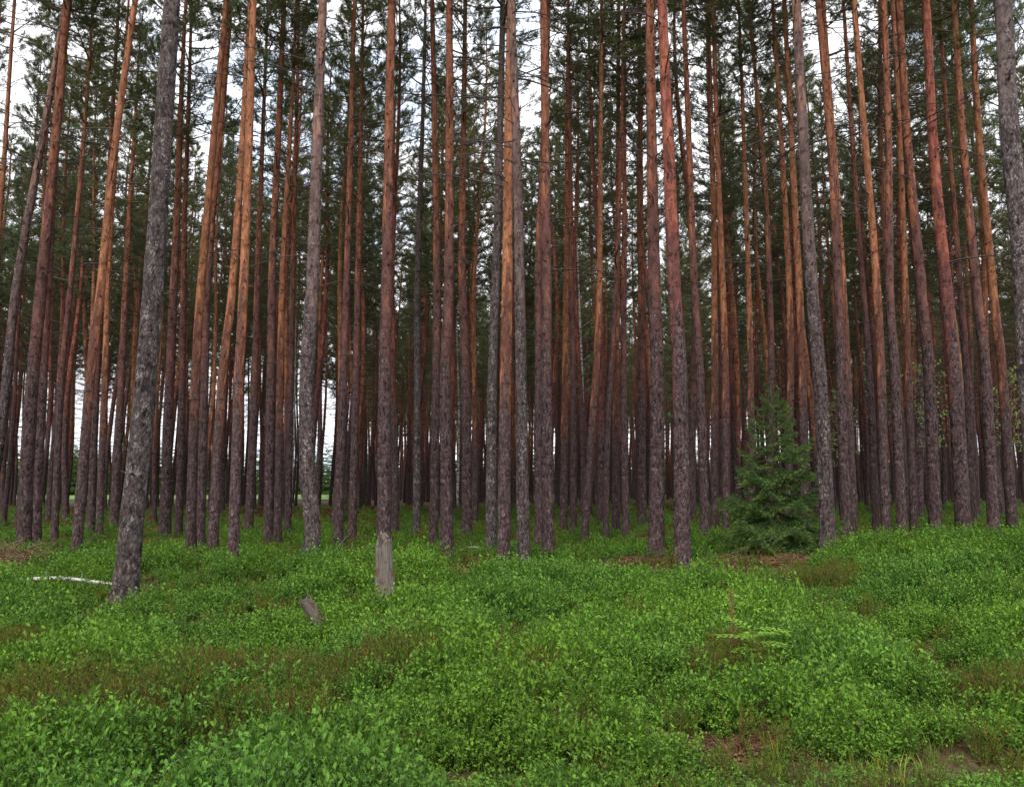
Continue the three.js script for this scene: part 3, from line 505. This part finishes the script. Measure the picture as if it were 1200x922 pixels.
{
  const R = rng(99), bags = { bil: SPRIGS.map(() => []), hea: HEATHER.map(() => []), gra: GRASS.map(() => []), lit: LITTER.map(() => []) };
  const put = (bag, x, z, s, sy, c, tilt = 0.25) => { const k = Math.floor(R() * bag.length); bag[k].push([x, ground(x, z), z, s, sy, c, R() * 6.28, (R() - 0.5) * tilt, (R() - 0.5) * tilt]); };
  const stemNear = (x, z) => PINES.some(([a, b, r]) => b > -26 && (a - x) ** 2 + (b - z) ** 2 < (r * 1.25) ** 2);
  // each band of distance: [from, to, plants per square metre, size]
  for (const [d0, d1, per, big] of [[2.6, 6, 330, 0.92], [6, 9, 250, 0.98], [9, 14, 150, 1.12], [14, 21, 84, 1.3], [21, 32, 36, 1.55], [32, 50, 12, 2.0]]) {
    const area = 0.74 * (d1 * d1 - d0 * d0) + 2 * (d1 - d0), n = Math.floor(area * per);
    for (let q = 0; q < n; q++) {
      const d = Math.sqrt(lerp(d0 * d0, d1 * d1, R())), x = (R() * 2 - 1) * (0.7 * d + 0.8), z = -d;
      const clump = fbm(x * 1.1, z * 1.1, 3, 1 << 20, 51), broad = fbm(x * 0.22, z * 0.22, 3, 1 << 20, 52), bare = spot(BARE, x, z), heath = spot(HEATH, x, z), hole = fbm(x * 2.2, z * 2.2, 2, 1 << 20, 54);
      if (stemNear(x, z)) continue;
      const under = sm((d - 14.5) / 4) * (1 - 0.55 * sm((x - 2) / 4) * (1 - sm((d - 19) / 6))); // shrubs thin out under the pines, grass takes over
      const r = R(), tint = 0.78 + 0.44 * broad + 0.3 * (clump - 0.5) + (R() - 0.5) * 0.25;
      const pb = (1 - bare) * (1 - 0.8 * heath) * (0.16 + 1.3 * sm((clump - 0.33) / 0.2)) * (hole > 0.58 ? 0.2 : 1) * (1 - 0.45 * under);
      if (r < pb * 0.8) { const sy = (0.3 + 1.25 * sm((clump - 0.25) / 0.5)) * (1 - 0.5 * bare) * (1 - 0.3 * under), cool = vnoise(x * 0.6, z * 0.6, 1 << 20, 57); put(bags.bil, x, z, big * (0.8 + 0.4 * R()) * (0.55 + 0.45 * sy), (0.6 + 0.4 * sy) * (0.85 + 0.35 * R()), [tint * lerp(0.84, 1.16, cool), tint * lerp(0.88, 1.05, cool), tint * lerp(1.15, 0.8, cool)]); }
      else if (R() < heath * 0.9 + 0.03) put(bags.hea, x, z, big * (0.8 + 0.5 * R()), 0.8 + 0.5 * R(), [0.8 + 0.5 * R(), 0.8 + 0.3 * R(), 0.7 + 0.3 * R()]);
      else if (R() < (0.12 + 0.5 * under) * (1 - 0.85 * bare)) put(bags.gra, x, z, big * (0.7 + 0.5 * R()) * 0.62, (0.7 + 0.5 * R()) * 0.75, [tint * (0.85 + 0.5 * R()), tint, tint * 0.8]);
      if (bare > 0.25 ? R() < 0.85 : R() < 0.03 + 0.14 * under) put(bags.lit, x, z, 0.35 + 0.4 * R() + 0.04 * d, 1 + 0.08 * d, [0.7 + 0.6 * R(), 0.65 + 0.5 * R(), 0.6 + 0.5 * R()], 0.1);
    }
  }
  const M4 = new THREE.Matrix4(), Q = new THREE.Quaternion(), E = new THREE.Euler(), C = new THREE.Color(); let total = 0;
  for (const [key, geos, mat, name, label, cat] of [['bil', SPRIGS, bilberryMat, 'bilberry_cover', 'dense carpet of fresh green bilberry shrubs over the clearing', 'bilberry'], ['hea', HEATHER, heatherMat, 'heather_cover', 'brownish tufts of heather mixed into the bilberry', 'heather'], ['gra', GRASS, grassMat, 'grass_cover', 'thin yellowish green grass under the pine stems', 'grass'], ['lit', LITTER, litterMat, 'needle_litter', 'dry brown twigs, leaves and needles on bare soil', 'litter']]) {
    const g = new THREE.Group(); g.name = name; scene.add(g); tag(g, label, cat, null, 'stuff');
    geos.forEach((geo, k) => { const L = bags[key][k]; total += L.length; if (!L.length) return; const im = new THREE.InstancedMesh(geo, mat, L.length); im.name = name.replace(/_cover$/, '') + '_tuft'; im.userData.kind = 'stuff'; im.castShadow = im.receiveShadow = true; L.forEach(([x, y, z, s, sy, c, a, b, e], q) => { M4.compose(V(x, y, z), Q.setFromEuler(E.set(b, a, e)), V(s, s * sy, s)); im.setMatrixAt(q, M4); im.setColorAt(q, C.setRGB(...c)); }); g.add(im); });
  }
  console.log('plants', total);
}

// ---------- single things in the clearing ----------
const oldWood = std({ map: dataTex(256, 512, (i, j) => { const u = i / 256, h = j / 512; const g = fbm(u * 40, h * 5, 4, 40, 81), p = fbm(u * 4, h * 4, 4, 4, 82), c = Math.abs(fbm(u * 14, h * 2.2, 2, 14, 83) - 0.5) < 0.016 ? 0.6 : 1; const rot = sm((p - 0.55) / 0.12), k = (0.55 + 0.9 * (g - 0.2)) * c; return [lerp(0.17, 0.12, rot) * k, lerp(0.145, 0.07, rot) * k, lerp(0.12, 0.045, rot) * k]; }, true), roughness: 0.95 });
oldWood.bumpMap = dataTex(256, 512, (i, j) => { const u = i / 256, h = j / 512; const g = fbm(u * 40, h * 5, 4, 40, 81), c = Math.abs(fbm(u * 14, h * 2.2, 2, 14, 83) - 0.5) < 0.03 ? 0.3 : 0; const k = clamp(g - c); return [k, k, k]; }); oldWood.bumpScale = 0.012;
function snag(H, r, seed, jag) {
  const R = rng(seed), gb = new GB(), seg = 28, rows = 22, idx = [];
  for (let k = 0; k <= rows; k++) { idx.push([]); for (let s = 0; s <= seg; s++) { const q = s % seg, top = H * (1 - jag * Math.pow(fbm(q / seg * 5, 1, 2, 5, seed), 1.4) - 0.07 * hash(q, 3, seed)), h = -0.12 + (top + 0.12) * k / rows, t = Math.max(0, h) / H, a = s / seg * 6.2832, rr = r * (1 - 0.24 * t + 0.3 * Math.exp(-Math.max(h, 0) / 0.07)) * (0.86 + 0.3 * vnoise(q / seg * 9, h * 2.5, 9, seed + 1) + 0.06 * vnoise(q, h * 6, seg, seed + 2)); idx[k].push(gb.v(Math.cos(a) * rr, h, Math.sin(a) * rr, s / seg, h)); } }
  for (let k = 0; k < rows; k++) for (let s = 0; s < seg; s++) { const A = idx[k][s], B = idx[k][s + 1], C = idx[k + 1][s], D = idx[k + 1][s + 1]; gb.tri(A, D, B); gb.tri(A, C, D); }
  const c = gb.v(0, H * (1 - jag * 1.1), 0, 0.5, H * 0.8); for (let s = 0; s < seg; s++) gb.tri(idx[rows][s], c, idx[rows][s + 1]);
  return gb.build();
}
{
  const [x, z] = [-1.64, -10.6], t = thing('tree_stump', 'broken grey weathered stump with jagged top in front of a straight pine', 'stump', [x, ground(x, z), z], 0.6); part('wood', snag(1.08, 0.13, 5, 0.3), oldWood, t); t.rotation.z = 0.05;
  const gb = new GB(), R = rng(8); for (let k = 0; k < 5; k++) { const a = R() * 6.28; const o = V(Math.cos(a) * 0.07, 0.74, Math.sin(a) * 0.07); gb.tube([o, o.clone().add(V(0.01 * R(), 0.14 + 0.09 * R(), 0.01)), o.clone().add(V(0.02 * R(), 0.26 + 0.06 * R(), 0.015))], [0.02, 0.014, 0.002], 5); } part('splinter', gb.build(), oldWood, t);
}
{
  const [x, z] = [-1.86, -8.45], t = thing('stump_shard', 'short dark rotten stake leaning out of the shrubs', 'stump', [x, ground(x, z) - 0.02, z], 0); part('wood', snag(0.68, 0.07, 15, 0.3), oldWood, t); t.rotation.set(0.1, 0.4, 0.5);
}
{
  const a = V(-8.2, ground(-8.2, -10.9) + 0.36, -10.9), b = V(-5.6, ground(-5.6, -11.4) + 0.28, -11.4), t = thing('fallen_birch_log', 'thin white fallen birch log lying in the shrubs', 'log', [a.x, a.y, a.z]); const pts = [], rad = []; for (let k = 0; k <= 12; k++) { const p = b.clone().sub(a).multiplyScalar(k / 12); p.y += 0.03 * Math.sin(k * 0.9); pts.push(p); rad.push(lerp(0.045, 0.024, k / 12)); } const gb = new GB().tube(pts, rad, 10, { cap: true, vs: 0.6 }); for (const k of [3, 6, 8, 10]) gb.tube([pts[k], pts[k].clone().add(V(0.05, 0.1, 0.04 * (k % 3)))], [0.011, 0.005], 5, { cap: true }); part('stem', gb.build(), birchBark, t);
}
function stick(name, label, pts, r, mat, cat = 'branch') { const o = pts[0]; const t = thing(name, label, cat, [o[0], ground(o[0], o[2]) + o[1], o[2]]); const R = rng(Math.floor(Math.abs(o[0] * 977 + o[2] * 31))); const P = pts.map((p) => V(p[0] - o[0], p[1] - o[1], p[2] - o[2])); const c = new THREE.CatmullRomCurve3(P), q = c.getPoints(8); const gb = new GB().tube(q, q.map((_, k) => lerp(r, r * 0.35, k / 8) * (0.85 + 0.3 * R())), 6, { cap: true }); for (let k = 0; k < 4; k++) { const s = q[2 + k], e = s.clone().add(rdir(R).multiplyScalar(r * 4 + 0.05)); gb.tube([s, e], [r * 0.35, r * 0.15], 4, { cap: true }); } part('wood', gb.build(), mat, t); return t; }
const paleWood = std({ roughness: 0.95 }); paleWood.color.setRGB(0.30, 0.25, 0.20);
stick('broken_branch', 'broken branch stub sticking up among the pines near the stump', [[-4.15, 0, -18.7], [-4.0, 0.3, -18.7], [-3.75, 0.6, -18.8]], 0.06, deadWood);
stick('fallen_stick', 'pale bare stick lying slanted between pines on the shrub bank', [[9.0, 0.05, -18.4], [9.5, 0.25, -18.4], [10.0, 0.42, -18.5]], 0.03, paleWood);
stick('fallen_stick', 'pale stick resting on orange litter beside the front pines', [[-1.15, 0.22, -17.6], [-0.8, 0.3, -17.6], [-0.45, 0.12, -17.5]], 0.025, paleWood);
stick('dark_twig', 'dark twig leaning beside the foot of the orange-brown pine', [[-0.5, 0.0, -14.9], [-0.62, 0.2, -14.9], [-0.68, 0.36, -14.9]], 0.018, deadWood);
stick('fallen_stick', 'dry bent stick lying near the bare soil patch', [[2.02, 0.04, -5.0], [2.1, 0.14, -4.95], [2.02, 0.2, -4.9]], 0.008, paleWood);
stick('fallen_stick', 'grey dead branch lying under the young spruce', [[4.3, 0.1, -15.8], [4.9, 0.35, -15.7], [5.5, 0.45, -15.9]], 0.04, deadWood);
{
  const [x, z] = [-9.7, -15.7], R = rng(44), t = thing('brush_pile', 'heap of dry brown brushwood beside the pines', 'brush', [x, ground(x, z), z]); const gb = new GB(); for (let k = 0; k < 110; k++) { const o = V((R() - 0.5) * 0.9, 0.1 + 0.5 * R() * R(), (R() - 0.5) * 0.6); deadBranch(gb, R, o, R() * 6.28, 0.3 + 0.5 * R(), 0.011, (R() - 0.3) * 0.9); } const m = part('twigs', gb.build(), std({ roughness: 0.95, color: new THREE.Color().setRGB(0.21, 0.125, 0.08) }), t); m.userData.kind = 'stuff';
}
// rowan seedling with feathered leaves, and a dead reddish seedling beside it
{
  const [x, z] = [1.92, -6.5], R = rng(70), t = thing('rowan_seedling', 'small seedling with pale yellow-green feathered leaves above the bilberry', 'seedling', [x, ground(x, z), z]); const mat = new THREE.MeshPhysicalMaterial({ roughness: 0.9, specularIntensity: 0.2, transmission: 0.3, thickness: 0 }); mat.color.setRGB(0.17, 0.31, 0.03);
  part('stem', new GB().tube([V(0, -0.02, 0), V(0.01, 0.2, 0), V(-0.01, 0.42, 0.01)], [0.006, 0.005, 0.003], 5).build(), limbBark, t);
  for (let k = 0; k < 9; k++) { const a = k * 2.4, el = 0.15 + 0.35 * R(), gb = new GB(), L = 0.2 + 0.06 * R(), y = 0.24 + 0.022 * k, d = V(Math.cos(a) * Math.cos(el), Math.sin(el), Math.sin(a) * Math.cos(el)), s = V(-Math.sin(a), 0, Math.cos(a)); const ax = [0, 1, 2, 3, 4, 5].map((q) => V(0, y, 0).addScaledVector(d, L * q / 5).add(V(0, -0.05 * (q / 5) ** 2, 0))); gb.tube(ax, [0.002, 0.002, 0.0016, 0.0014, 0.001, 0.001], 3); for (let q = 1; q <= 5; q++) for (const sd of [-1, 1]) gb.leaf(ax[q], d.clone().multiplyScalar(0.6).addScaledVector(s, sd * 0.8).normalize(), V(0, 1, 0), 0.085 + 0.025 * R(), 0.036, 0.25); gb.leaf(ax[5], d, V(0, 1, 0), 0.09, 0.04); part('leaf', gb.build(), mat, t); }
}
{
  const [x, z] = [1.82, -6.75], R = rng(71), t = thing('dead_seedling', 'upright dead reddish brown seedling beside the pale feathered one', 'seedling', [x, ground(x, z), z]); const gb = new GB(); gb.tube([V(0, -0.02, 0), V(0.01, 0.35, 0), V(0, 0.68, 0.01)], [0.006, 0.005, 0.002], 4); for (let k = 0; k < 240; k++) { const h = 0.2 + 0.48 * R(), a = R() * 6.28; gb.needle(V(0.004, h, 0), V(Math.cos(a), 0.9 * R() + 0.2, Math.sin(a)).normalize(), 0.03 + 0.06 * R() * (1.1 - h), 0.004, R); } part('stem', gb.build(), std({ roughness: 0.95, color: new THREE.Color().setRGB(0.20, 0.09, 0.055) }), t);
}

// ---------- far tree line beyond the field ----------
{
  const R = rng(123);
  const tree = mergeGeometries(Array.from({ length: 44 }, (_, k) => { const f = k / 44, len = 0.34 * (1 - f) + 0.03, g = SPB[k % 5].clone(); g.applyMatrix4(new THREE.Matrix4().compose(V(0, 0.03 + 0.95 * f, 0), new THREE.Quaternion().setFromEuler(new THREE.Euler(0, k * 2.4, 0.3 * f, 'YXZ')), V(len, len, len))); return g; }));
  const im = new THREE.InstancedMesh(tree, spruceMat, 420); im.name = 'far_treeline'; const M4 = new THREE.Matrix4(), Q = new THREE.Quaternion();
  for (let k = 0; k < 420; k++) { const z = -165 - R() * 45, x = (R() * 2 - 1) * 200, s = 9 + 6 * R(); M4.compose(V(x, ground(x, z) - 0.2, z), Q.setFromAxisAngle(V(0, 1, 0), R() * 6.28), V(s * 1.3, s, s * 1.3)); im.setMatrixAt(k, M4); }
  scene.add(im); tag(im, 'dark tree line far beyond the wood', 'tree line', null, 'stuff');
}

scene.traverse((o) => { if (o.isMesh) o.castShadow = o.receiveShadow = true; });
renderer.render(scene, camera);
